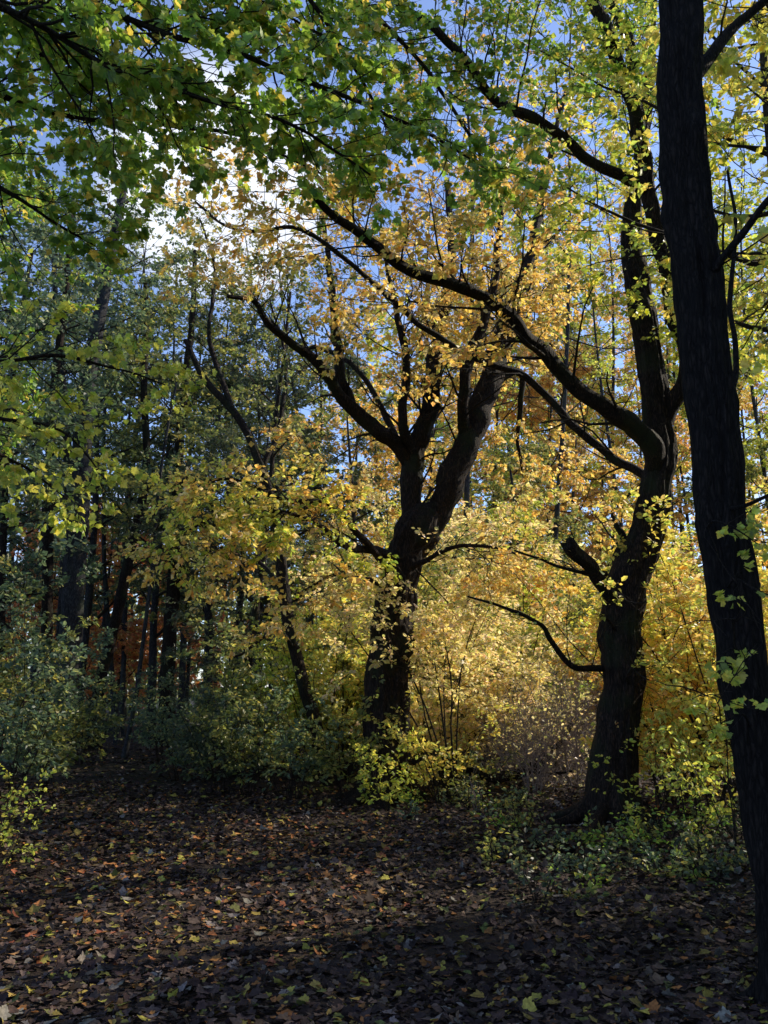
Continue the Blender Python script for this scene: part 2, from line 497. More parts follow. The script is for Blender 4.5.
def forest_tree(name, label, base, height, r, o, lean=(0, 0), crown0=0.35, reach=2.4, limbs=14, cat='tree', group=None, mat=None, sides=12, wob=0.05, flare=0.35, peak=0.55, limb_up=0.06, leafy=1.0):
    root = empty(name, base, label, cat, group)
    n = 9
    pts, rad = [], []
    ph = rng.uniform(0, 6.28)
    for k in range(n + 1):
        t = k / n
        w = wob * height * 0.25
        pts.append((base[0] + lean[0] * t ** 1.2 + w * math.sin(ph + t * 5) * t * 0.5, base[1] + lean[1] * t + w * math.cos(ph * 1.7 + t * 4) * t * 0.5, base[2] - 0.15 + height * 0.96 * t))
        rad.append(r * (1 - 0.86 * t))
    _, q = limb_mesh('trunk', pts, rad, base, root, mat or M_BARK2, sides, 4, 0.08, flare)
    b = Buf()
    tp = q[:, :3]
    for k in range(limbs):
        t = crown0 + (1 - crown0) * (k + rng.uniform(0, 0.8)) / limbs
        p, tn = sprout(tp, min(t, 0.99))
        az = k * 2.4 + rng.uniform(-0.5, 0.5)
        el = rng.uniform(0.0, 0.7)
        d = np.array([math.cos(az) * math.cos(el), math.sin(az) * math.cos(el), math.sin(el)])
        tt = (t - crown0) / (1 - crown0)
        prof = 1 - ((tt - (1 - peak)) / max(peak, 1 - peak)) ** 2 if tt > 1 - peak else 0.65 + 0.35 * tt / (1 - peak)
        L_ = reach * max(0.25, prof) * rng.uniform(0.7, 1.2)
        br = shoot(p, d, L_, 6, 0.16, limb_up)
        rr = max(0.008, r * (1 - 0.86 * t) * 0.45)
        b.tube(br, np.linspace(rr, rr * 0.25, len(br)), 6)
        ramify(b, br, rr, o, 0, 0.2)
    b.build('crown', base, root, M_TWIG if mat is not M_PALE else M_PALE)
    return root


def shrub(name, label, base, height, spread, stems, o, cat='shrub', group=None, mat=None, bend=0.05, low=0.12):
    root = empty(name, base, label, cat, group)
    b, sb = Buf(), Buf()
    for k in range(stems):
        az = rng.uniform(0, 6.28); d = np.array([math.cos(az), math.sin(az), 0]) * rng.uniform(0.1, spread / height) + np.array([0, 0, 1.0])
        d /= np.linalg.norm(d)
        p0 = np.array(base) + np.array([math.cos(az), math.sin(az), 0]) * rng.uniform(0, 0.18 * spread) - np.array([0, 0, 0.05])
        q = shoot(p0, d, height * rng.uniform(0.45, 1.15), 7, 0.13, -bend * 0.3)
        rr = rng.uniform(0.006, 0.012) * max(1, height / 2)
        sb.tube(q, np.linspace(rr, rr * 0.3, len(q)), 5)
        ramify(b, q, rr, o, 0, low)
    sb.build('stems', base, root, mat or M_TWIG)
    b.build('foliage', base, root, mat or M_TWIG)
    return root


ORD = ['leftmost', 'second from left', 'third from left', 'fourth from left', 'fifth from left', 'sixth from left', 'seventh from left', 'eighth from left', 'ninth from left', 'tenth from left', 'eleventh from left', 'rightmost']
HUE = {'gold': 'golden', 'amber': 'amber', 'yellow': 'yellow', 'pale': 'pale yellow', 'lime': 'lime green', 'green': 'green', 'olive': 'olive', 'dark': 'dark green', 'bluish': 'blue green', 'orange': 'orange'}


def order(px, rows):
    k = sorted(q[0] for q in rows).index(px)
    return 'rightmost' if k == len(rows) - 1 else ORD[min(k, 10)]


# ------------------------------------------------------------------ the setting
def build_ground():
    xs = np.concatenate([np.linspace(-400, -30, 12), np.linspace(-28, 28, 180), np.linspace(30, 400, 12)])
    ys = np.concatenate([np.linspace(-60, -2, 10), np.linspace(-1, 45, 160), np.linspace(48, 700, 16)])
    V = np.array([(x, y, ground_z(x, y) if abs(x) < 40 and y < 60 else 0.08) for y in ys for x in xs])
    nx, ny = len(xs), len(ys)
    i = np.arange(ny - 1)[:, None]; j = np.arange(nx - 1)[None, :]
    Q = np.stack([i * nx + j, i * nx + j + 1, (i + 1) * nx + j + 1, (i + 1) * nx + j], -1).reshape(-1, 4)
    o = mesh_obj('ground', V, Q.ravel(), np.full(len(Q), 4), [M_SOIL], smooth=True)
    tag(o, kind='structure')
    ys = np.linspace(-1, 40, 170); k = 14
    V = []
    for y in ys:
        c, w = path_x(y), path_w(y)
        for a in range(k + 1):
            x = c + w * (2 * a / k - 1) + (0.25 * noise.noise((y * 0.9, a * 3.0, 2)) if a in (0, k) else 0)
            V.append((x, y, ground_z(x, y) + 0.006))
    Q = np.array([(i * (k + 1) + j, i * (k + 1) + j + 1, (i + 1) * (k + 1) + j + 1, (i + 1) * (k + 1) + j) for i in range(len(ys) - 1) for j in range(k)])
    o = mesh_obj('path', np.array(V), Q.ravel(), np.full(len(Q), 4), [M_PATH], smooth=True)
    tag(o, kind='structure')


build_ground()


def fallen_leaves():
    b = Buf()
    def scatter(n, y0, y1, half, shape, smin, smax, power=1.0):
        y = y0 + (y1 - y0) * rng.random(n) ** power
        x = rng.uniform(-1, 1, n) * (half(y))
        x = x + 0.25 * y * 0.12
        z = np.array([ground_z(a, c) for a, c in zip(x, y)]) + rng.uniform(0.008, 0.045, n)
        d = rng.normal(size=(n, 3)); d[:, 2] *= 0.22
        nr = np.array([0, 0, 1.0])[None] + rng.normal(size=(n, 3)) * 0.32
        c = pick('litter', n)
        sun_band = (x < 0.2) & (y > 5.5) & (rng.random(n) < 0.14 * np.exp(-((y - 8.5) / 3.5) ** 2))
        c[sun_band] = pick('orange', int(sun_band.sum())) * 0.75  # orange leaves paint the sunlit strip on the left of the path
        # patches of paler and of browner leaves
        pt = np.array([noise.noise((a * 0.6, e * 0.6, 3.3)) for a, e in zip(x, y)])
        c = c * (1.1 + 0.7 * pt)[:, None]
        keep = rng.random(n) < np.array([0.95 + 0.7 * noise.noise((a * 0.9, e * 0.9, 8.1)) + 0.6 * noise.noise((a * 3, e * 3, 1.1)) for a, e in zip(x, y)])
        sz = smin + (smax - smin) * rng.random(n) ** 1.5
        b.leaf(shape, np.stack([x, y, z], 1)[keep], d[keep], nr[keep], sz[keep], c[keep])
    scatter(24000, 3.2, 8, lambda y: 0.62 * y + 0.8, 'maple', 0.028, 0.08)
    scatter(11000, 3.2, 8, lambda y: 0.62 * y + 0.8, 'ovate', 0.025, 0.07)
    scatter(32000, 8, 15, lambda y: 0.6 * y + 0.6, 'maple', 0.04, 0.085)
    scatter(14000, 8, 15, lambda y: 0.6 * y + 0.6, 'ovate', 0.04, 0.08)
    scatter(14000, 15, 30, lambda y: 0.58 * y, 'small', 0.08, 0.13)
    o = b.build('fallen_leaves', (0, 0, 0), None, None, M_LITTER)
    tag(o, 'brown and yellow fallen maple leaves covering the woodland path', None, None, 'stuff')


fallen_leaves()
for k in range(26):
    y = rng.uniform(4.4, 12); x = rng.uniform(-.42, .42) * y
    p = np.array([x, y, ground_z(x, y) + .02])
    a = rng.uniform(0, 6.28)
    b = Buf()
    q = shoot(p, np.array([math.cos(a), math.sin(a), .03]), rng.uniform(.2, .7), 6, .16, 0)
    q[:, 2] = p[2] + .02 + rng.uniform(0, .03, 7)
    rr = rng.uniform(.003, .007)
    b.tube(q, np.linspace(rr, rr * .5, 7), 5)
    pp, t = sprout(q, .5)
    q2 = shoot(pp, t + rand_dir() * .6 * np.array([1, 1, .1]), .15, 6, .1, 0)
    b.tube(q2, np.linspace(rr * .6, rr * .3, 7), 5)
    tag(b.build('fallen_twig', tuple(p), None), 'small dark forked twig lying on the fallen leaves', 'twig', 'twigs lying on the fallen leaves').location = tuple(p)

# ------------------------------------------------------------------ centre tree
def hand_tree(name, label, base_px, base_Y, trunk, limbs, mat, crown_fn, flare=0.5, sides=60):
    base = G(base_px, base_Y)
    root = empty(name, base, label, 'tree')
    pts, rad = px_pts(trunk)
    pts[0] = (pts[0][0], pts[0][1], base[2] - 0.2)
    limb_mesh('trunk', pts, rad, base, root, mat, sides, 10, 0.15, flare, knots=9)
    r0 = rad[1]
    a0 = rng.uniform(0, 6.28)
    for k in range(6 if sides > 20 else 0):
        a = a0 + k * 1.047 + rng.uniform(-.3, .3); e = rng.uniform(.8, 1.3)
        dx, dy = math.cos(a), math.sin(a)
        rp = [(pts[0][0] + dx * r0 * m * e + rng.normal() * .02, pts[0][1] + dy * r0 * m * e + rng.normal() * .02, base[2] + zz) for m, zz in ((.35, .5), (.85, .2), (1.5, .05), (2.3, -.01), (3.2, -.09))]
        limb_mesh('root', rp, [r0 * q for q in (.38, .34, .24, .16, .08)], base, root, mat, 12, 6, .15)
    arrs = []
    for L, nm, cap in limbs:
        p, r = px_pts(L)
        _, q = limb_mesh(nm, p, r, base, root, mat, 18 if max(r) > 0.06 else 9, 9, 0.17, 0, cap, knots=6)
        arrs.append((q[:, :3], r))
    b = Buf()
    dead = opts('gold', .05, 'small', 1, (2.6, 1.15), (4.5, .5), (5, .22), rmin=.0035, bare=1.0, up0=.05)
    for lv in dead['levels']: lv['wob'] = .36
    for q_, r_ in arrs:
        ramify(b, q_, min(.05, max(r_) * .5), dead, 0, .08)
    crown_fn(b, arrs)
    b.build('crown', base, root)
    return root


def crown_centre(b, A):
    gold = opts('gold', 0.085, 'small', 12, (2.5, 1.8), (4.0, 0.9), (5.5, 0.4), rmin=0.004)
    olive = opts('olive', 0.075, 'small', 10, (1.7, 1.5), (3.2, 0.7), (5, 0.36), rmin=0.004)
    for i, (q, r) in enumerate(A):
        if i in (9,): continue
        o = olive if i in (1, 3, 6) else gold
        ramify(b, q, max(r) * 0.4, o, 0, 0.4)
    lime = opts('lime', 0.08, 'ovate', 11, (4.2, 1.3), (4.5, 0.7), (6, 0.36), rmin=0.004, up0=-0.06, up1=-.04, flat=0.45)
    ramify(b, A[8][0], 0.03, lime, 0, 0.25)
    ramify(b, A[9][0], 0.03, dict(lime, pal='yellow'), 0, 0.3)  # brighter leaf colour replaces sunlight that misses this bough
    pale = opts('pale', 0.08, 'ovate', 12, (3.6, 1.0), (4.5, 0.6), (6, .34), rmin=0.004, up0=0.02)
    for i in (10, 11): ramify(b, A[i][0], 0.03, pale, 0, 0.1)


YB = 13.6
hand_tree('old_tree', 'old dark forked tree in the middle rising behind yellow leaves', 385, YB,
    [(384, 812, YB, 24), (384, 770, YB, 22), (385, 735, YB, 20.5), (389, 680, YB, 20.5), (393, 640, YB, 19.5), (398, 595, YB, 19.5), (409, 555, YB, 20), (419, 532, YB - .05, 22), (428, 512, YB - .05, 15)],
    [([(414, 550, YB, 12.0), (411, 505, YB, 11.2), (412, 472, YB, 10.8), (416, 448, YB - .1, 10.3), (424, 428, YB - .1, 9.5), (431, 395, YB, 8.6), (435, 355, YB + .2, 7.7), (443, 310, YB + .5, 6.0), (452, 250, YB + 1, 4.3), (446, 180, YB + 1.6, 2.6)], 'limb', False),
     ([(412, 465, YB, 8.6), (398, 446, YB - .2, 7.7), (372, 428, YB - .5, 6.9), (346, 400, YB - .8, 6.0), (322, 368, YB - 1.1, 4.7), (296, 345, YB - 1.4, 3.9), (268, 323, YB - 1.8, 3.3), (254, 302, YB - 2, 2.6), (228, 296, YB - 2.3, 1.7)], 'limb', False),
     ([(424, 535, YB, 12.9), (444, 498, YB, 14.2), (460, 462, YB, 13.8), (476, 420, YB + .1, 12.9), (490, 380, YB + .3, 11.2), (503, 338, YB + .6, 9.5), (520, 290, YB + 1, 6.9), (536, 235, YB + 1.5, 5.2), (548, 165, YB + 2, 3.4), (566, 90, YB + 2.4, 1.7)], 'limb', False),
     ([(352, 408, YB - .7, 5.6), (341, 375, YB - .7, 5.2), (336, 335, YB - .6, 4.3), (331, 290, YB - .5, 3.4), (326, 245, YB - .3, 2.6), (318, 190, YB, 1.7)], 'limb', False),
     ([(412, 455, YB - .1, 6.0), (404, 425, YB - .4, 4.7), (406, 375, YB - .6, 3.9), (401, 325, YB - .7, 3.4), (392, 285, YB - .6, 2.6), (380, 230, YB - .4, 1.7)], 'limb', False),
     ([(466, 440, YB, 6.9), (462, 405, YB - .3, 6.0), (468, 362, YB - .5, 5.2), (484, 322, YB - .6, 4.3), (496, 270, YB - .6, 3.4), (500, 200, YB - .5, 2.6), (490, 130, YB - .3, 1.7)], 'limb', False),
     ([(398, 447, YB - .2, 3.4), (380, 405, YB + .3, 3.0), (352, 365, YB + .6, 2.6), (320, 348, YB + 1, 1.9), (300, 352, YB + 1.2, 1.3)], 'limb', False),
     ([(490, 385, YB + .3, 4.3), (520, 372, YB + .5, 3.4), (521, 400, YB + .6, 2.8), (518, 440, YB + .8, 1.9), (522, 470, YB + .9, 0.9)], 'limb', False),
     ([(408, 560, YB, 5.2), (378, 553, YB - .6, 4.3), (345, 543, YB - 1.2, 3.9), (310, 520, YB - 1.7, 2.6), (270, 510, YB - 2.1, 2.1), (225, 512, YB - 2.4, 1.4), (190, 530, YB - 2.7, 0.9)], 'limb', False),
     ([(400, 580, YB, 4.3), (370, 548, YB - .9, 3.4), (330, 505, YB - 1.5, 2.6), (285, 500, YB - 2, 1.9), (225, 478, YB - 2.4, 1.3), (180, 500, YB - 2.6, 0.9)], 'limb', False),
     ([(402, 575, YB - .1, 4.3), (425, 560, YB - .5, 2.6), (460, 545, YB - .8, 2.1), (500, 548, YB - 1, 1.4), (530, 560, YB - 1.1, 0.9)], 'limb', False),
     ([(396, 590, YB - .2, 3.4), (370, 580, YB - .8, 2.6), (335, 575, YB - 1.2, 1.7), (305, 590, YB - 1.5, 1.2)], 'limb', False)],
    M_BARK, crown_centre, 0.42)

# ------------------------------------------------------------------ stub tree
YC = 11.0


def crown_stub(b, A):
    gold = opts('gold', 0.085, 'small', 11, (2.2, 1.7), (3.6, 0.85), (5, 0.38), rmin=0.004)
    grn = opts('green', 0.085, 'small', 11, (2.9, 1.7), (4.2, 0.9), (5, 0.38), rmin=0.004)
    yel = opts('yellow', 0.085, 'ovate', 10, (1.6, 1.2), (4, 0.45), rmin=0.004)
    ramify(b, A[2][0], 0.05, gold, 0, 0.35)
    ramify(b, A[3][0], 0.03, gold, 0, 0.45)
    ramify(b, A[4][0], 0.03, grn, 0, 0.4)
    ramify(b, A[5][0], 0.03, grn, 0, 0.4)
    ramify(b, A[6][0], 0.012, dict(yel, leaves=4, bare=0.5), 0, 0.3)
    ramify(b, A[7][0], 0.008, dict(yel, leaves=3, bare=0.6), 0, 0.3)
    ramify(b, A[8][0], 0.04, grn, 0, 0.3)
    ramify(b, A[9][0], 0.02, yel, 0, 0.1)
    ramify(b, A[10][0], 0.02, yel, 0, 0.1)


hand_tree('stub_tree', 'dark thick tree with a sawn branch stub beside yellow foliage', 612, YC,
    [(610, 832, YC, 24), (611, 800, YC, 22), (615, 750, YC, 21), (619, 700, YC, 20), (621, 650, YC, 19.5), (623, 605, YC, 18.5), (634, 565, YC, 17.5), (648, 528, YC, 15.5), (655, 490, YC, 15), (660, 458, YC, 14.5), (658, 425, YC, 13.5), (653, 390, YC, 13), (647, 345, YC + .1, 12.5), (639, 295, YC + .2, 12), (632, 235, YC + .3, 9.5), (638, 170, YC + .5, 7), (648, 90, YC + .8, 5.5), (655, -40, YC + 1.2, 4)],
    [([(620, 602, YC, 9), (606, 588, YC - .25, 8), (590, 568, YC - .5, 7.6), (568, 543, YC - .8, 7)], 'branch_stub', True),
     ([(628, 585, YC, 9), (622, 560, YC + .1, 7), (625, 540, YC + .1, 4), (618, 524, YC, 3)], 'limb', False),
     ([(662, 482, YC, 9), (652, 448, YC - .2, 10.5), (632, 425, YC - .45, 9.6), (599, 405, YC - .7, 8.6), (569, 380, YC - .9, 8), (544, 354, YC - 1.1, 7.2), (516, 326, YC - 1.4, 6.6), (488, 300, YC - 1.6, 6.2), (455, 285, YC - 1.9, 5.8), (420, 274, YC - 2.1, 5.4), (385, 252, YC - 2.4, 5), (352, 230, YC - 2.7, 4.4), (328, 212, YC - 3, 3.5), (305, 180, YC - 3.2, 2.6)], 'limb', False),
     ([(664, 484, YC, 6), (649, 475, YC + .3, 5), (624, 462, YC + .5, 4.6), (599, 445, YC + .7, 4.2), (574, 425, YC + .8, 4), (549, 396, YC + .9, 3.8), (520, 374, YC + .9, 3.6), (484, 360, YC + .8, 3.4), (434, 335, YC + .7, 3), (400, 306, YC + .5, 2.7), (352, 266, YC + .3, 2.3), (303, 230, YC, 2.4), (255, 231, YC - .2, 1.8), (226, 226, YC - .4, 1.3), (196, 200, YC - .5, 1)], 'limb', False),
     ([(664, 420, YC, 9), (688, 370, YC - .3, 8.4), (676, 320, YC - .5, 8), (664, 270, YC - .6, 7.6), (652, 210, YC - .7, 7.2), (643, 150, YC - .8, 7.4), (632, 100, YC - .9, 7), (612, 50, YC - 1, 6.6), (595, 5, YC - 1.1, 6), (580, -50, YC - 1.2, 5)], 'limb', False),
     ([(636, 110, YC - .9, 6), (628, 40, YC - .6, 5), (606, -10, YC - .4, 4), (590, -60, YC - .3, 3)], 'limb', False),
     ([(604, 668, YC, 3.4), (584, 668, YC - .3, 3), (568, 662, YC - .5, 2.6), (550, 640, YC - .7, 2.4), (540, 625, YC - .9, 2), (512, 610, YC - 1.1, 1.6), (468, 597, YC - 1.4, 1)], 'limb', False),
     ([(606, 574, YC - .2, 3), (580, 572, YC - .5, 2), (555, 565, YC - .7, 1.6), (515, 550, YC - 1, 1)], 'limb', False),
     ([(652, 190, YC - .7, 6), (632, 182, YC - .9, 5.5), (584, 155, YC - 1.2, 5), (540, 122, YC - 1.5, 4.8), (512, 110, YC - 1.6, 4.6), (489, 93, YC - 1.8, 4.4), (468, 62, YC - 2, 4), (434, 30, YC - 2.2, 3.6), (398, 4, YC - 2.4, 3), (360, -30, YC - 2.6, 2)], 'limb', False),
     ([(618, 640, YC, 2), (610, 622, YC - .3, 1.6), (600, 615, YC - .4, 1)], 'limb', False),
     ([(632, 690, YC, 2), (628, 676, YC - .4, 1.6), (640, 660, YC - .6, 1)], 'limb', False)],
    M_BARK, crown_stub, 0.42)

# ------------------------------------------------------------------ dark foreground tree
YA = 4.95


def crown_fore(b, A):
    o = opts('yellow', 0.075, 'maple', 7, (2.4, 0.8), (5, 0.3), rmin=0.002)
    for i in (0, 1): ramify(b, A[i][0], 0.012, o, 0, 0.2)
    ramify(b, A[2][0], 0.01, dict(o, bare=0.5), 0, 0.2)
    for i in (3, 4, 5, 6): ramify(b, A[i][0], 0.004, opts('lime', .045, 'maple', 5, (8, .22), (8, .12), rmin=.0015), 0, .1)
    ramify(b, A[7][0], 0.02, opts('lime', 0.085, 'maple', 8, (2.2, 1.1), (5, 0.4), rmin=0.002), 0, 0.2)


hand_tree('foreground_tree', 'near black leaning trunk, the closest tree to the viewer', 800, YA,
    [(803, 1020, YA, 36), (795, 975, YA, 30), (779, 865, YA, 27), (760, 762, YA, 25), (748, 700, YA, 24.5), (731, 580, YA, 23), (719, 480, YA, 23), (703, 332, YA, 23), (693, 250, YA, 22), (686, 190, YA, 21), (680, 100, YA, 21.5), (680, 0, YA, 20), (683, -80, YA, 18), (676, -220, YA + .1, 14)],
    [([(704, 290, YA, 5), (716, 266, YA - .1, 4), (742, 236, YA - .2, 3.6), (775, 195, YA - .3, 3), (830, 150, YA - .4, 2)], 'limb', False),
     ([(722, 510, YA, 3), (750, 505, YA - .3, 2), (800, 480, YA - .5, 1.4)], 'limb', False),
     ([(716, 420, YA, 3), (736, 370, YA + .3, 2.6), (731, 300, YA + .5, 2.4), (736, 240, YA + .6, 2), (728, 170, YA + .7, 1.4)], 'limb', False),
     ([(708, 528, YA - .1, 1.2), (716, 522, YA - .3, 1), (735, 528, YA - .45, .8), (760, 545, YA - .5, .5)], 'sprout', False),
     ([(728, 588, YA - .1, 1.2), (738, 580, YA - .3, 1), (755, 590, YA - .45, .8), (775, 596, YA - .5, .5)], 'sprout', False),
     ([(742, 660, YA - .1, 1.2), (736, 650, YA - .3, 1), (725, 652, YA - .4, .8), (712, 664, YA - .5, .5)], 'sprout', False),
     ([(752, 728, YA - .1, 1.2), (742, 715, YA - .3, 1), (728, 720, YA - .45, .8), (712, 730, YA - .5, .5)], 'sprout', False),
     ([(686, 90, YA, 7), (720, 40, YA + .2, 5), (770, 0, YA + .4, 4), (830, -40, YA + .6, 3)], 'limb', False)],
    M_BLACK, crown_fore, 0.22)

# ------------------------------------------------------------------ overhanging maple at the near left
def crown_maple(b, A):
    g = opts('green', 0.075, 'maple', 12, (4.6, 1.25), (8.0, 0.5), rmin=0.0025, up0=-0.02, flat=0.6, hang=0.35)
    l = opts('lime', 0.062, 'maple', 10, (3.4, 1.1), (7.0, 0.42), rmin=0.0025, up0=-0.02, flat=0.5, hang=0.35)
    for i in range(len(A)):
        q, r = A[i]
        ramify(b, q, max(0.012, max(r) * 0.5), l if i in (4, 5, 6) else g, 0, 0.12)


YM = 5.2
hand_tree('overhanging_maple', 'green leaved maple whose boughs hang over the path from above', -560, 5.0,
    [(-560, 1020, 5.0, 40), (-556, 800, 5.0, 34), (-550, 500, 5.0, 32), (-545, 200, 5.0, 30), (-530, -100, 5.0, 26), (-520, -500, 5.0, 20), (-500, -1000, 5.0, 10)],
    [([(-530, -60, 5, 11.2), (-300, -75, 5.3, 8.1), (-120, -55, 5.5, 5.6), (0, 5, 5.6, 3.1), (60, 36, 5.7, 2.8), (125, 72, 5.9, 2.5), (200, 98, 6.1, 2.1), (290, 125, 6.4, 1.6), (370, 175, 6.7, 1.0)], 'bough', False),
     ([(-530, -120, 5, 10.5), (-250, -180, 5.6, 7.4), (-50, -90, 6.0, 5.0), (90, 0, 6.2, 3.1), (165, 33, 6.3, 2.9), (250, 58, 6.5, 2.6), (345, 97, 6.8, 2.2), (420, 130, 7.0, 1.7), (490, 170, 7.2, 1.1)], 'bough', False),
     ([(-530, -300, 5, 9.3), (-200, -330, 5.8, 6.8), (100, -230, 6.5, 5.0), (240, -90, 7.0, 3.1), (330, 30, 7.4, 2.0), (390, 130, 7.8, 1.2)], 'bough', False),
     ([(-530, 60, 5, 8.7), (-300, 90, 5.6, 6.2), (-100, 130, 6.2, 4.3), (-10, 180, 6.6, 2.5), (60, 225, 7.0, 1.4), (95, 245, 7.3, 0.9)], 'bough', False),
     ([(-540, 320, 5, 8.1), (-300, 330, 5.6, 5.6), (-100, 360, 6.2, 3.7), (0, 362, 6.5, 2.2), (55, 357, 6.7, 1.9), (110, 368, 6.9, 1.2), (165, 385, 7.1, 0.7)], 'bough', False),
     ([(-300, 335, 5.6, 3.7), (-100, 400, 6.1, 2.5), (0, 420, 6.5, 1.9), (60, 430, 6.9, 1.2), (105, 480, 7.2, 0.7)], 'bough', False),
     ([(-300, 335, 5.6, 3.7), (-120, 330, 6.6, 2.5), (-20, 440, 7.2, 1.9), (30, 470, 7.6, 1.2), (70, 500, 7.9, 0.7)], 'bough', False),
     ([(-530, -180, 5, 8.1), (-300, -100, 6.0, 6.2), (-60, 60, 6.8, 4.3), (40, 110, 7.4, 2.5), (130, 125, 7.9, 1.6), (215, 150, 8.3, 0.9)], 'bough', False),
     ([(-300, -190, 5.4, 6.8), (-100, -260, 6.0, 5.0), (60, -120, 6.2, 3.1), (170, -50, 6.4, 2.1), (260, 0, 6.7, 1.5), (330, 40, 7.0, 1.0)], 'bough', False),
     ([(-300, -190, 5.4, 6), (-60, -60, 6.4, 5), (60, 70, 7.4, 3), (150, 120, 8.2, 2.2), (250, 140, 8.8, 1.6), (350, 190, 9.4, 1)], 'bough', False),
     ([(-530, -300, 5, 9), (-100, -330, 6.2, 7), (200, -130, 7.6, 4), (350, -10, 8.4, 2.6), (440, 90, 9, 1.8), (500, 190, 9.6, 1)], 'bough', False)],
    M_BARK, crown_maple, 0.3)

# ------------------------------------------------------------------ leaning thin tree behind the centre tree
YE = 15.2


def crown_lean(b, A):
    o = opts('olive', 0.085, 'small', 11, (2.2, 1.5), (4, 0.7), (5, 0.36), rmin=0.004)
    for q, r in A: ramify(b, q, 0.03, o, 0, 0.2)


hand_tree('leaning_tree', 'thin crooked dark tree leaning away beside the old forked tree', 330, YE,
    [(331, 795, YE, 7.8), (327, 775, YE, 7.0), (320, 742, YE, 6.4), (306, 690, YE, 6.2), (292, 640, YE, 5.9), (284, 590, YE, 5.6), (277, 530, YE, 5.3), (262, 470, YE, 4.7), (240, 420, YE + .2, 3.9), (205, 380, YE + .3, 3.1), (185, 340, YE + .4, 2.0)],
    [([(262, 470, YE, 3.1), (280, 420, YE + .4, 2.3), (285, 360, YE + .8, 1.6), (270, 300, YE + 1, 0.9)], 'limb', False),
     ([(232, 408, YE + .2, 3.1), (210, 340, YE + .6, 2.3), (215, 270, YE + 1, 1.6), (200, 220, YE + 1.2, 0.9)], 'limb', False),
     ([(295, 650, YE, 2.3), (276, 630, YE - .4, 1.7), (240, 655, YE - .7, 1.2), (215, 650, YE - .9, 0.8)], 'limb', False),
     ([(322, 750, YE, 2.7), (300, 735, YE - .4, 1.9), (288, 725, YE - .6, 0.9)], 'limb', False),
     ([(284, 590, YE, 2.7), (255, 560, YE + .6, 1.9), (225, 575, YE + 1, 1.1), (190, 560, YE + 1.4, 0.8)], 'limb', False)],
    M_BARK, crown_lean, 0.2, 14)

# ------------------------------------------------------------------ left hand trunks
def left_tree(name, label, px_line, Y, h_top, o, reach, limbs, mat=M_BARK2):
    base = G(px_line[0][0], Y)
    root = empty(name, base, label, 'tree')
    pts, rad = px_pts([(a, b_, Y, r) for a, b_, r in px_line])
    pts[0] = (pts[0][0], pts[0][1], base[2] - 0.15)
    tp = np.array(pts[-1]); d = tp - np.array(pts[-2]); d /= np.linalg.norm(d)
    while pts[-1][2] < h_top:
        d = d + rand_dir() * 0.08 + np.array([0, 0, 0.06]); d /= np.linalg.norm(d)
        pts.append(tuple(np.array(pts[-1]) + d * 1.6)); rad.append(max(0.02, rad[-1] * 0.84))
    _, q = limb_mesh('trunk', pts, rad, base, root, mat, 14, 5, 0.09, 0.25, knots=4)
    b = Buf(); A = q[:, :3]
    for k in range(limbs):
        u = 0.42 + 0.56 * (k + rng.uniform(0, .8)) / limbs
        p, t = sprout(A, min(u, .98))
        az = k * 2.4 + rng.uniform(-.5, .5); el = rng.uniform(0, .7)
        dd = np.array([math.cos(az) * math.cos(el), math.sin(az) * math.cos(el), math.sin(el)])
        br = shoot(p, dd, reach * rng.uniform(.6, 1.15) * (1.1 - .6 * u), 6, .17, .05)
        rr = 0.025
        b.tube(br, np.linspace(rr, rr * .25, len(br)), 5)
        ramify(b, br, rr, o, 0, .15)
    b.build('crown', base, root)
    return root


far_dark = opts('bluish', 0.12, 'small', 10, (1.8, 1.7), (3.2, 0.8), (3.6, 0.4), rmin=0.004)
far_olive = opts('olive', 0.12, 'small', 10, (1.8, 1.7), (3.2, 0.8), (3.6, 0.4), rmin=0.004)
left_tree('ivy_trunk_tree', 'thickest straight grey trunk among the left woodland trunks', [(64, 765, 14), (67, 690, 12), (73, 600, 11), (79, 510, 10.5), (84, 420, 9)], 21.5, 15, far_dark, 3.2, 16)
left_tree('slim_tree', 'slim dark trunk pressed against the thickest grey trunk', [(52, 765, 7), (58, 690, 6), (64, 600, 5.5), (69, 510, 5), (66, 420, 4)], 22.6, 13, far_dark, 2.4, 12)
left_tree('slim_tree', 'straight black trunk left of the thickest grey trunk', [(42, 760, 7), (44, 690, 6.2), (47, 600, 5.8), (49, 520, 5.4), (52, 420, 4.6)], 22, 14, far_dark, 2.6, 12, M_BARK)
left_tree('slim_tree', 'thin dark trunk at the left edge of the view', [(0, 760, 5), (1, 690, 4), (2, 600, 3.6), (4, 520, 3.4), (8, 420, 3)], 23, 13, far_dark, 2.4, 10, M_BARK)
left_tree('slanting_tree', 'dark slanting tree leaning right beyond the path bend', [(92, 750, 7), (98, 695, 6), (111, 640, 5.6), (121, 595, 5.2), (131, 550, 4.8), (146, 470, 4), (144, 390, 3.2)], 24, 13, far_olive, 2.6, 13, M_BARK)
left_tree('sapling_tree', 'very thin slanting sapling trunk beside the dark slanting tree', [(123, 765, 2.6), (137, 690, 2.3), (146, 620, 2), (153, 560, 1.8), (160, 480, 1.5)], 21, 9, far_olive, 1.6, 10)
left_tree('slim_tree', 'dark stubby trunk standing alone past the slanting tree', [(168, 755, 9), (167, 700, 8), (170, 640, 7), (174, 580, 6.4), (177, 500, 5.6)], 26, 15, far_olive, 3.0, 15, M_BARK)
left_tree('slim_tree', 'forked thin trunk close behind the dark slanting tree', [(118, 755, 3.4), (113, 690, 3), (108, 620, 2.6), (104, 560, 2.4), (104, 480, 2)], 27, 14, far_dark, 2.2, 10)
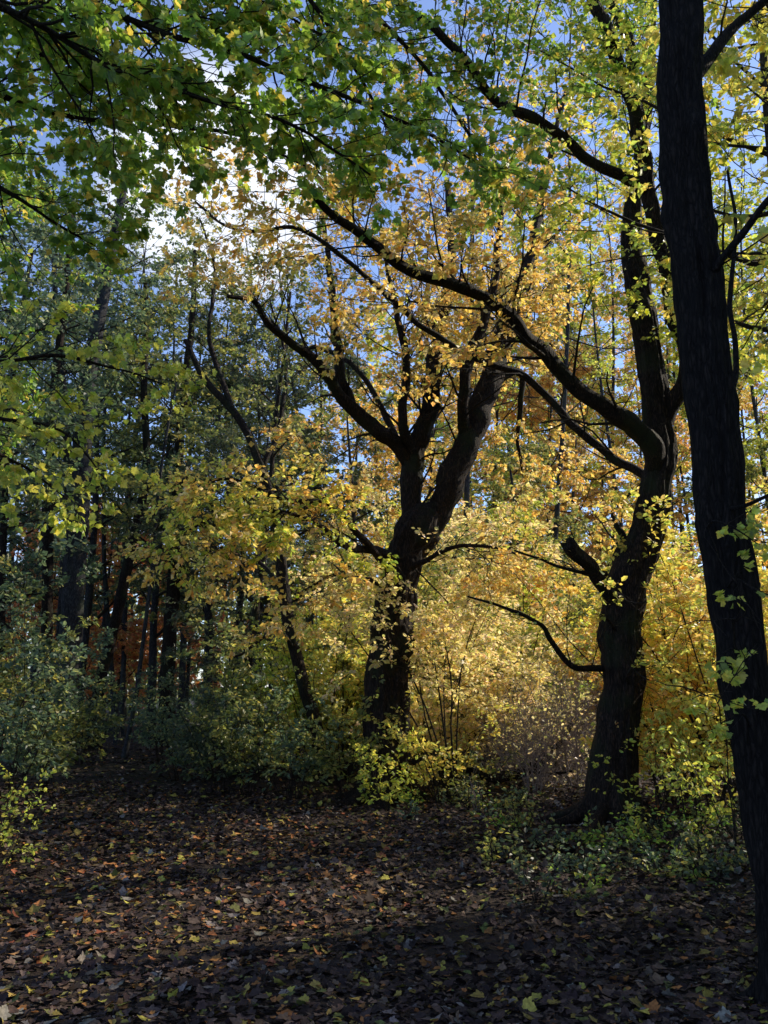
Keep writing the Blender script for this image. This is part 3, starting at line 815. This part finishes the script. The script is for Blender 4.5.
left_tree('curved_tree', 'curved thin dark trunk in the shrubs left of the leaning tree', [(266, 765, 4.4), (258, 705, 4.2), (249, 665, 4), (254, 620, 3.6), (262, 570, 3)], 18.5, 9, far_olive, 2.2, 11, M_BARK)

# ------------------------------------------------------------------ further forest
def wood(px, Y, h, r, pal, label, group, reach=3.0, size=0.13, limbs=15, crown0=0.25, lean=0.0, leaves=14, mat=None, shape='small', name='forest_tree', dens=1.0, bare=0.0, wob=0.15):
    o = opts(pal, size, shape, leaves, (2.0 * dens, 1.8), (3.4, 0.85), (4.0, 0.42), rmin=0.004, bare=bare)
    forest_tree(name, label, G(px, Y), h, r, o, (lean, 0), crown0, reach, limbs, 'tree', group, mat, wob=wob)


# left: dark, bluish and olive
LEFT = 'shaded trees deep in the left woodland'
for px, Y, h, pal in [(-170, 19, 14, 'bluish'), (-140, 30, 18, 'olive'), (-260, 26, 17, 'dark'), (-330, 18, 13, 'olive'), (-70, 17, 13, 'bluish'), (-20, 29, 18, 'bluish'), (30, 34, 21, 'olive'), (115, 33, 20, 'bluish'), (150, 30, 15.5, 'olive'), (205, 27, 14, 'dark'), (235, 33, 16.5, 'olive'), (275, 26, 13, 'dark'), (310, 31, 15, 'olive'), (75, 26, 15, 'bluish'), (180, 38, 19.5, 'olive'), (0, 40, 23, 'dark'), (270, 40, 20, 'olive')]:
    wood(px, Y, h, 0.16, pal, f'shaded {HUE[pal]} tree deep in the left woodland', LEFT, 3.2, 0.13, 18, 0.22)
BEECHES = [(98, 32, 9), (60, 38, 10), (115, 40, 11), (185, 42, 10), (0, 40, 10), (150, 46, 13)]
for px, Y, h in BEECHES:
    wood(px, Y, h, 0.12, 'orange', f'orange beech glowing between the left trunks, {order(px, BEECHES)} of its row', 'orange beeches behind the left trunks', 3.0, 0.16, 14, 0.1)
wood(255, 21, 8.5, 0.12, 'dark', 'dense blackish evergreen behind the leaning tree', None, 2.6, 0.11, 20, 0.15, name='evergreen_tree', shape='narrow', leaves=22)
# right: golden, lit
RIGHT = 'sunlit golden trees behind the two dark trunks'
for px, Y, h, pal in [(350, 24, 10, 'gold'), (430, 27, 11, 'gold'), (520, 25, 9, 'olive'), (585, 29, 11, 'gold'), (650, 36, 14, 'amber'), (700, 38, 15, 'yellow'), (790, 40, 17, 'gold'), (480, 34, 13, 'lime'), (610, 40, 16, 'gold'), (380, 36, 13, 'olive'), (740, 46, 26, 'yellow'), (540, 46, 26, 'olive'), (410, 44, 24, 'lime'), (470, 50, 29, 'gold'), (590, 48, 28, 'lime'), (660, 50, 30, 'gold'), (350, 48, 25, 'gold'), (800, 48, 28, 'amber'), (500, 38, 20, 'gold'), (560, 37, 18, 'amber'), (570, 42, 31, 'lime'), (625, 39, 28, 'yellow'), (700, 44, 32, 'lime'), (745, 40, 28, 'olive'), (790, 38, 28, 'lime'), (520, 44, 30, 'lime')]:
    wood(px, Y, h, 0.14, pal, f'sunlit {HUE[pal]} tree behind the two dark trunks', RIGHT, 2.8 if h < 18 else 3.8, 0.13 if h < 18 else .16, 14 if h < 18 else 24, 0.15, dens=0.9)
# tall thin-crowned trees whose bare twigs show against the sky
BARETOPS = [(470, 23, 25, .8), (545, 25, 27, .8), (430, 30, 24, .75), (330, 32, 22, .6), (275, 34, 22, .6), (690, 39, 27, .4), (765, 42, 28, .3), (120, 31, 20, .5), (50, 33, 22, .4), (640, 34, 25, .5)]
for px, Y, h, bare in BARETOPS:
    wood(px, Y, h, 0.10, ('lime' if int(px) % 2 else 'amber') if px > 300 else 'olive', f'tall half bare tree with fine twigs against the sky, {order(px, BARETOPS)} of its kind', 'tall half bare trees against the sky', 3.8, 0.11, 24, 0.36, rng.uniform(-2.5, 2.5), bare=bare, leaves=11)
# crowns reaching in from beside the path
wood(-330, 11, 14, .2, 'green', 'tall green maple standing left of the path outside the clearing', None, 4.6, .1, 24, .35, 1.5)
wood(880, 9, 11, .16, 'lime', 'yellow green tree reaching in behind the near black trunk', None, 3.2, .085, 20, .48, -.3)
wood(1010, 7, 10, .16, 'yellow', 'yellow tree outside the clearing right of the near black trunk', None, 3.0, .085, 18, .5, -.3)
for x, y, h, rr in [(9.6, 8.4, 11, 2.8), (14, 11.6, 12, 2.8), (8.5, 7, 10, 2.6), (8, 1.5, 13, 3.6), (10.5, 5.5, 14, 3.6), (13, 9, 14, 3.4), (7, -3, 13, 3.6), (17, 4, 15, 4), (18, 9.5, 14, 3.6), (13, -1, 14, 3.8)]:  # unseen trees added to keep the sun off the foreground
    o = opts('green', .16, 'small', 14, (2.0, 1.8), (3.4, .85), (4, .42), rmin=.004)
    forest_tree('forest_tree', 'leafy tree added outside the view to shade the path from the right', (x, y, ground_z(x, y)), h, .16, o, (0, 0), .08, rr, 22, 'tree', 'added trees shading the path from the right')

# ------------------------------------------------------------------ understorey
def bush(name, label, px, Y, h, spread, stems, pal, size=0.075, shape='ovate', leaves=10, group=None, dens=1.0, mat=None, bare=0.0, cat='shrub', up=0.0, low=0.12):
    o = opts(pal, size, shape, leaves, (4.2 * dens, 0.8 * h / 2.2), (6.5, 0.32), rmin=0.0025, bare=bare, up0=up)
    shrub(name, label, G(px, Y), h, spread, stems, o, cat, group, mat, low=low)


YG = 'tall yellow shrubs lit by the sun behind the old tree'
HAZELS = [(440, 15.5, 3.3, 'pale'), (470, 17, 3.6, 'pale'), (425, 18, 4.8, 'olive'), (345, 16.5, 3.6, 'yellow'), (590, 21, 4.6, 'gold'), (305, 17.5, 3.6, 'lime'), (500, 20, 5.6, 'lime'), (440, 20.5, 5.8, 'pale'), (555, 24, 5.8, 'pale'), (640, 23, 5.2, 'lime')]
for px, Y, h, pal in HAZELS:
    bush('hazel_shrub', f'tall {HUE[pal]} shrub lit behind the old tree, {order(px, HAZELS)} of its row', px, Y, h, h * .55, 10, pal, 0.09, 'ovate', 12, YG, 1.15)
YR = 'yellow leaved shrubs beside the stub tree'
RIGHTS = [(672, 12.2, 2.8, 'yellow'), (715, 11.6, 3.4, 'gold'), (760, 10.5, 3.6, 'yellow'), (690, 13.0, 3.6, 'gold'), (745, 12.6, 4.2, 'yellow'), (660, 21, 4.6, 'gold')]
for px, Y, h, pal in RIGHTS:
    bush('hazel_shrub', f'{HUE[pal]} shrub filling the gap beside the stub tree, {order(px, RIGHTS)} of its row', px, Y, h, h * .5, 9, pal, 0.08, 'ovate', 11, YR, 1.1)
bush('hazel_shrub', 'pale yellow shrub whose leaves cross the fork of the old tree', 456, 13.6, 3.6, 1.4, 7, 'pale', .08, 'ovate', 11, None, 1.0, low=.55)
bush('hazel_shrub', 'yellow shrub pressed against the left side of the old tree trunk', 315, 16.4, 3.6, 1.3, 6, 'yellow', .08, 'ovate', 10, None, .8, low=.4)
bush('leafy_shrub', 'low yellow green shrub growing around the old tree base', 386, 12.7, 1.0, .9, 8, 'lime', .08)
bush('leafy_shrub', 'bright yellow low shrub right of the old tree base', 440, 13.2, 1.5, 1.0, 8, 'yellow', .075)
bush('leafy_shrub', 'green low shrub between the old tree and the bare bush', 478, 14.0, 1.0, .8, 8, 'olive', .07)
GS = 'dim green shrubs along the path bend'
GREENS = [(180, 16.3, 1.9, 'bluish'), (215, 14.8, 1.7, 'dark'), (250, 14.3, 1.9, 'olive'), (290, 13.9, 1.6, 'bluish'), (165, 20.3, 2.0, 'bluish'), (232, 16.9, 2.6, 'olive'), (345, 13.7, 1.6, 'olive')]
for px, Y, h, pal in GREENS:
    bush('leafy_shrub', f'dim {HUE[pal]} shrub along the path bend, {order(px, GREENS)} of its row', px, Y, h, h * .6, 9, pal, .08, 'ovate', 10, GS)
LS = 'blue green elder bushes at the left of the path'
ELDERS = [(5, 12.8, 2.1, 'bluish'), (48, 14.8, 1.6, 'olive'), (-50, 10.5, 2.2, 'bluish'), (78, 18.5, 1.8, 'olive'), (25, 17, 3.0, 'bluish'), (-10, 15, 3.4, 'olive'), (95, 22, 2.2, 'bluish')]
for px, Y, h, pal in ELDERS:
    bush('elder_bush', f'{HUE[pal]} bush at the left of the path, {order(px, ELDERS)} of the bushes there', px, Y, h, h * .45, 8, pal, .095, 'ovate', 9, LS, .8)
bush('bramble_bush', 'sunlit lime green bramble at the left edge of the path', -12, 8.2, .85, .7, 14, 'lime', .042, 'ovate', 10)
# bare brushwood, its sunlit paleness put into the twig colour
o = opts('pale', .06, 'small', 3, (5, .9), (6, .45), rmin=.003, bare=.8)
o['levels'][0]['wob'] = .4; o['levels'][1]['wob'] = .45
BARES = [(520, 14.6, 1.9), (548, 15.2, 2.2), (575, 14.4, 1.9), (500, 16, 2.0), (535, 13.8, 1.6), (565, 16, 2.2)]
for px, Y, h in BARES:
    shrub('bare_bush', f'leafless pale twiggy bush left of the stub tree, {order(px, BARES)} of its row', G(px, Y), h, h * .55, 20, o, 'shrub', 'bare pale brushwood left of the stub tree', M_PALE)
# small green plants on the right verge
GP = 'low green plants on the right verge'
for k in range(60):
    big = .75 if k % 5 else 1.3
    px = rng.uniform(500, 790); Y = rng.uniform(7.2, 11.0)
    bush('verge_plant', 'low green leafy plant on the shaded right verge', px, Y, rng.uniform(.16, .36) * big, .3, 4, random.choice(['green', 'olive', 'bluish', 'dark']), .055, 'ovate', 5, GP, 2.2, cat='plant')
for k in range(16):
    px = rng.uniform(400, 520); Y = rng.uniform(11.5, 14)
    bush('verge_plant', 'small green plant at the path edge near the old tree', px, Y, rng.uniform(.2, .45), .3, 4, random.choice(['green', 'olive', 'bluish']), .055, 'ovate', 5, 'small green plants at the path edge', 2.0, cat='plant')
SP = 'yellow leaved saplings between the stub tree and the near trunk'
SAPS = [(665, 9.6, 1.3), (700, 9.2, 1.5), (735, 8.6, 1.6), (640, 10.2, 1.0)]
for px, Y, h in SAPS:
    bush('maple_sapling', f'yellow green sapling between the stub tree and the near trunk, {order(px, SAPS)} of four', px, Y, h, .5, 3, 'lime', .06, 'ovate', 7, SP, .9)
bush('dry_plant', 'dry pinkish withered plant at the path edge', 478, 12.4, .55, .25, 7, 'pale', .05, 'narrow', 3, None, 1.2, M_PALE, .4, 'plant')

# one big bright leaf on a low stem
base = G(681, 8.7)
root = empty('seedling', base, 'seedling with one large bright yellow green leaf on the shaded verge', 'plant')
b = Buf()
top = P(676, 856, 8.7)
q = np.array([lerp(base, top, t) for t in (0, .35, .7, 1)]); q[1:3, 0] += .012
b.tube(q, np.linspace(.004, .0025, 4), 5)
b.build('stem', base, root)
b = Buf()
b.leaf('ovate', np.array([top]), np.array([[.9, -.1, .35]]), np.array([[-.2, -.8, .6]]), np.array([.15]), np.array([[.62, .66, .08]]))
b.build('leaf', base, root)

# fallen branch
base = G(500, 14)
root = empty('fallen_branch', base, 'fallen dark branch lying among the bare pale bushes', 'branch')
pts, rad = px_pts([(470, 772, 13.6, 5), (500, 776, 14, 5.5), (530, 768, 14.2, 5), (556, 745, 14.4, 4), (576, 718, 14.6, 2.5)])
limb_mesh('stem', pts, rad, base, root, M_BARK, 10, 6, .12, knots=3)
pts, rad = px_pts([(530, 768, 14.2, 3), (545, 775, 14.0, 2.2), (572, 770, 13.8, 1.2)])
limb_mesh('side_branch', pts, rad, base, root, M_BARK, 8, 5, .12)


# far woods: nobody could count these
def far_woods():
    b = Buf()
    n = 60000
    az = rng.uniform(-1.25, 1.25, n); dist = rng.uniform(48, 75, n)
    x = np.sin(az) * dist; y = np.cos(az) * dist
    top = np.array([9 + 5 * noise.noise((a * 9, 1.0, 0)) + 3 * noise.noise((a * 30, 5, 0)) for a in az])
    z = rng.random(n) ** 0.8 * top
    c = np.where((az > -0.1)[:, None], pick('gold', n), pick('olive', n))
    mix = rng.random(n) < 0.35
    c[mix] = pick('bluish', int(mix.sum()))  # bluish leaves mixed in as painted haze
    b.leaf('small', np.stack([x, y, z], 1), rng.normal(size=(n, 3)), rng.normal(size=(n, 3)), rng.uniform(.3, .7, n), c)
    for k in range(260):
        a = rng.uniform(-1.25, 1.25); d = rng.uniform(46, 75); p = np.array([math.sin(a) * d, math.cos(a) * d, -.1])
        q = shoot(p, np.array([rng.normal() * .06, 0, 1.0]), rng.uniform(8, 14), 5, .05, .02)
        b.tube(q, np.linspace(rng.uniform(.08, .2), .04, 6), 6)
    o = b.build('far_woods', (0, 0, 0), None, M_BARK2)
    tag(o, 'hazy mass of distant autumn woods closing the view', None, None, 'stuff')


far_woods()

# ------------------------------------------------------------------ light
SUN_EL, SUN_AZ = R(32), R(60)      # azimuth to the right of the view
w = bpy.data.worlds.new('World'); scene.world = w; w.use_nodes = True
nt = w.node_tree
bg = nt.nodes['Background']
sky = nt.nodes.new('ShaderNodeTexSky'); sky.sky_type = 'NISHITA'; sky.sun_disc = False
sky.sun_elevation = SUN_EL; sky.sun_rotation = SUN_AZ
sky.dust_density = 0.4; sky.ozone_density = 2.0; sky.air_density = 1.0
tc = nt.nodes.new('ShaderNodeTexCoord')
cn = nt.nodes.new('ShaderNodeTexNoise'); cn.inputs['Scale'].default_value = 3.2; cn.inputs['Detail'].default_value = 6
nt.links.new(tc.outputs['Generated'], cn.inputs['Vector'])
cr = nt.nodes.new('ShaderNodeMapRange'); cr.inputs['From Min'].default_value = 0.58; cr.inputs['From Max'].default_value = 0.80
cr.inputs['To Min'].default_value = 0.08; cr.inputs['To Max'].default_value = 0.95
# added bright patch whitens the sky gap ahead, a little to the left
dt = nt.nodes.new('ShaderNodeVectorMath'); dt.operation = 'DOT_PRODUCT'
dt.inputs[1].default_value = (-0.174, 0.84, 0.515)
nt.links.new(tc.outputs['Generated'], dt.inputs[0])
bk = nt.nodes.new('ShaderNodeMapRange'); bk.inputs['From Min'].default_value = 0.991; bk.inputs['From Max'].default_value = 1.0
bk.inputs['To Max'].default_value = 0.5
nt.links.new(dt.outputs['Value'], bk.inputs['Value'])
ad = nt.nodes.new('ShaderNodeMath'); nt.links.new(cn.outputs['Fac'], ad.inputs[0]); nt.links.new(bk.outputs['Result'], ad.inputs[1])
nt.links.new(ad.outputs[0], cr.inputs['Value'])
cm = nt.nodes.new('ShaderNodeMix'); cm.data_type = 'RGBA'; cm.inputs[7].default_value = (7.4, 7.8, 8.6, 1)
tn = nt.nodes.new('ShaderNodeVectorMath'); tn.operation = 'MULTIPLY'; tn.inputs[1].default_value = (1.08, 1.2, 1.55)
nt.links.new(sky.outputs[0], tn.inputs[0])
nt.links.new(cr.outputs['Result'], cm.inputs[0]); nt.links.new(tn.outputs[0], cm.inputs[6])
nt.links.new(cm.outputs[2], bg.inputs['Color'])
bg.inputs['Strength'].default_value = 0.15
sd = bpy.data.lights.new('sun', 'SUN'); sd.energy = 5.0; sd.angle = R(.5); sd.color = (1.0, .89, .71)
so = bpy.data.objects.new('sun', sd); col.objects.link(so)
dirv = Vector((math.sin(SUN_AZ) * math.cos(SUN_EL), math.cos(SUN_AZ) * math.cos(SUN_EL), math.sin(SUN_EL)))
so.rotation_euler = dirv.to_track_quat('Z', 'Y').to_euler()
so.location = dirv * 60

scene.view_settings.view_transform = 'Standard'
scene.view_settings.look = 'None'
scene.view_settings.exposure = 0
scene.render.engine = 'CYCLES'
scene.cycles.max_bounces = 8
scene.cycles.diffuse_bounces = 6
scene.cycles.glossy_bounces = 2
scene.cycles.transmission_bounces = 6
scene.cycles.sample_clamp_indirect = 6
scene.cycles.use_denoising = True
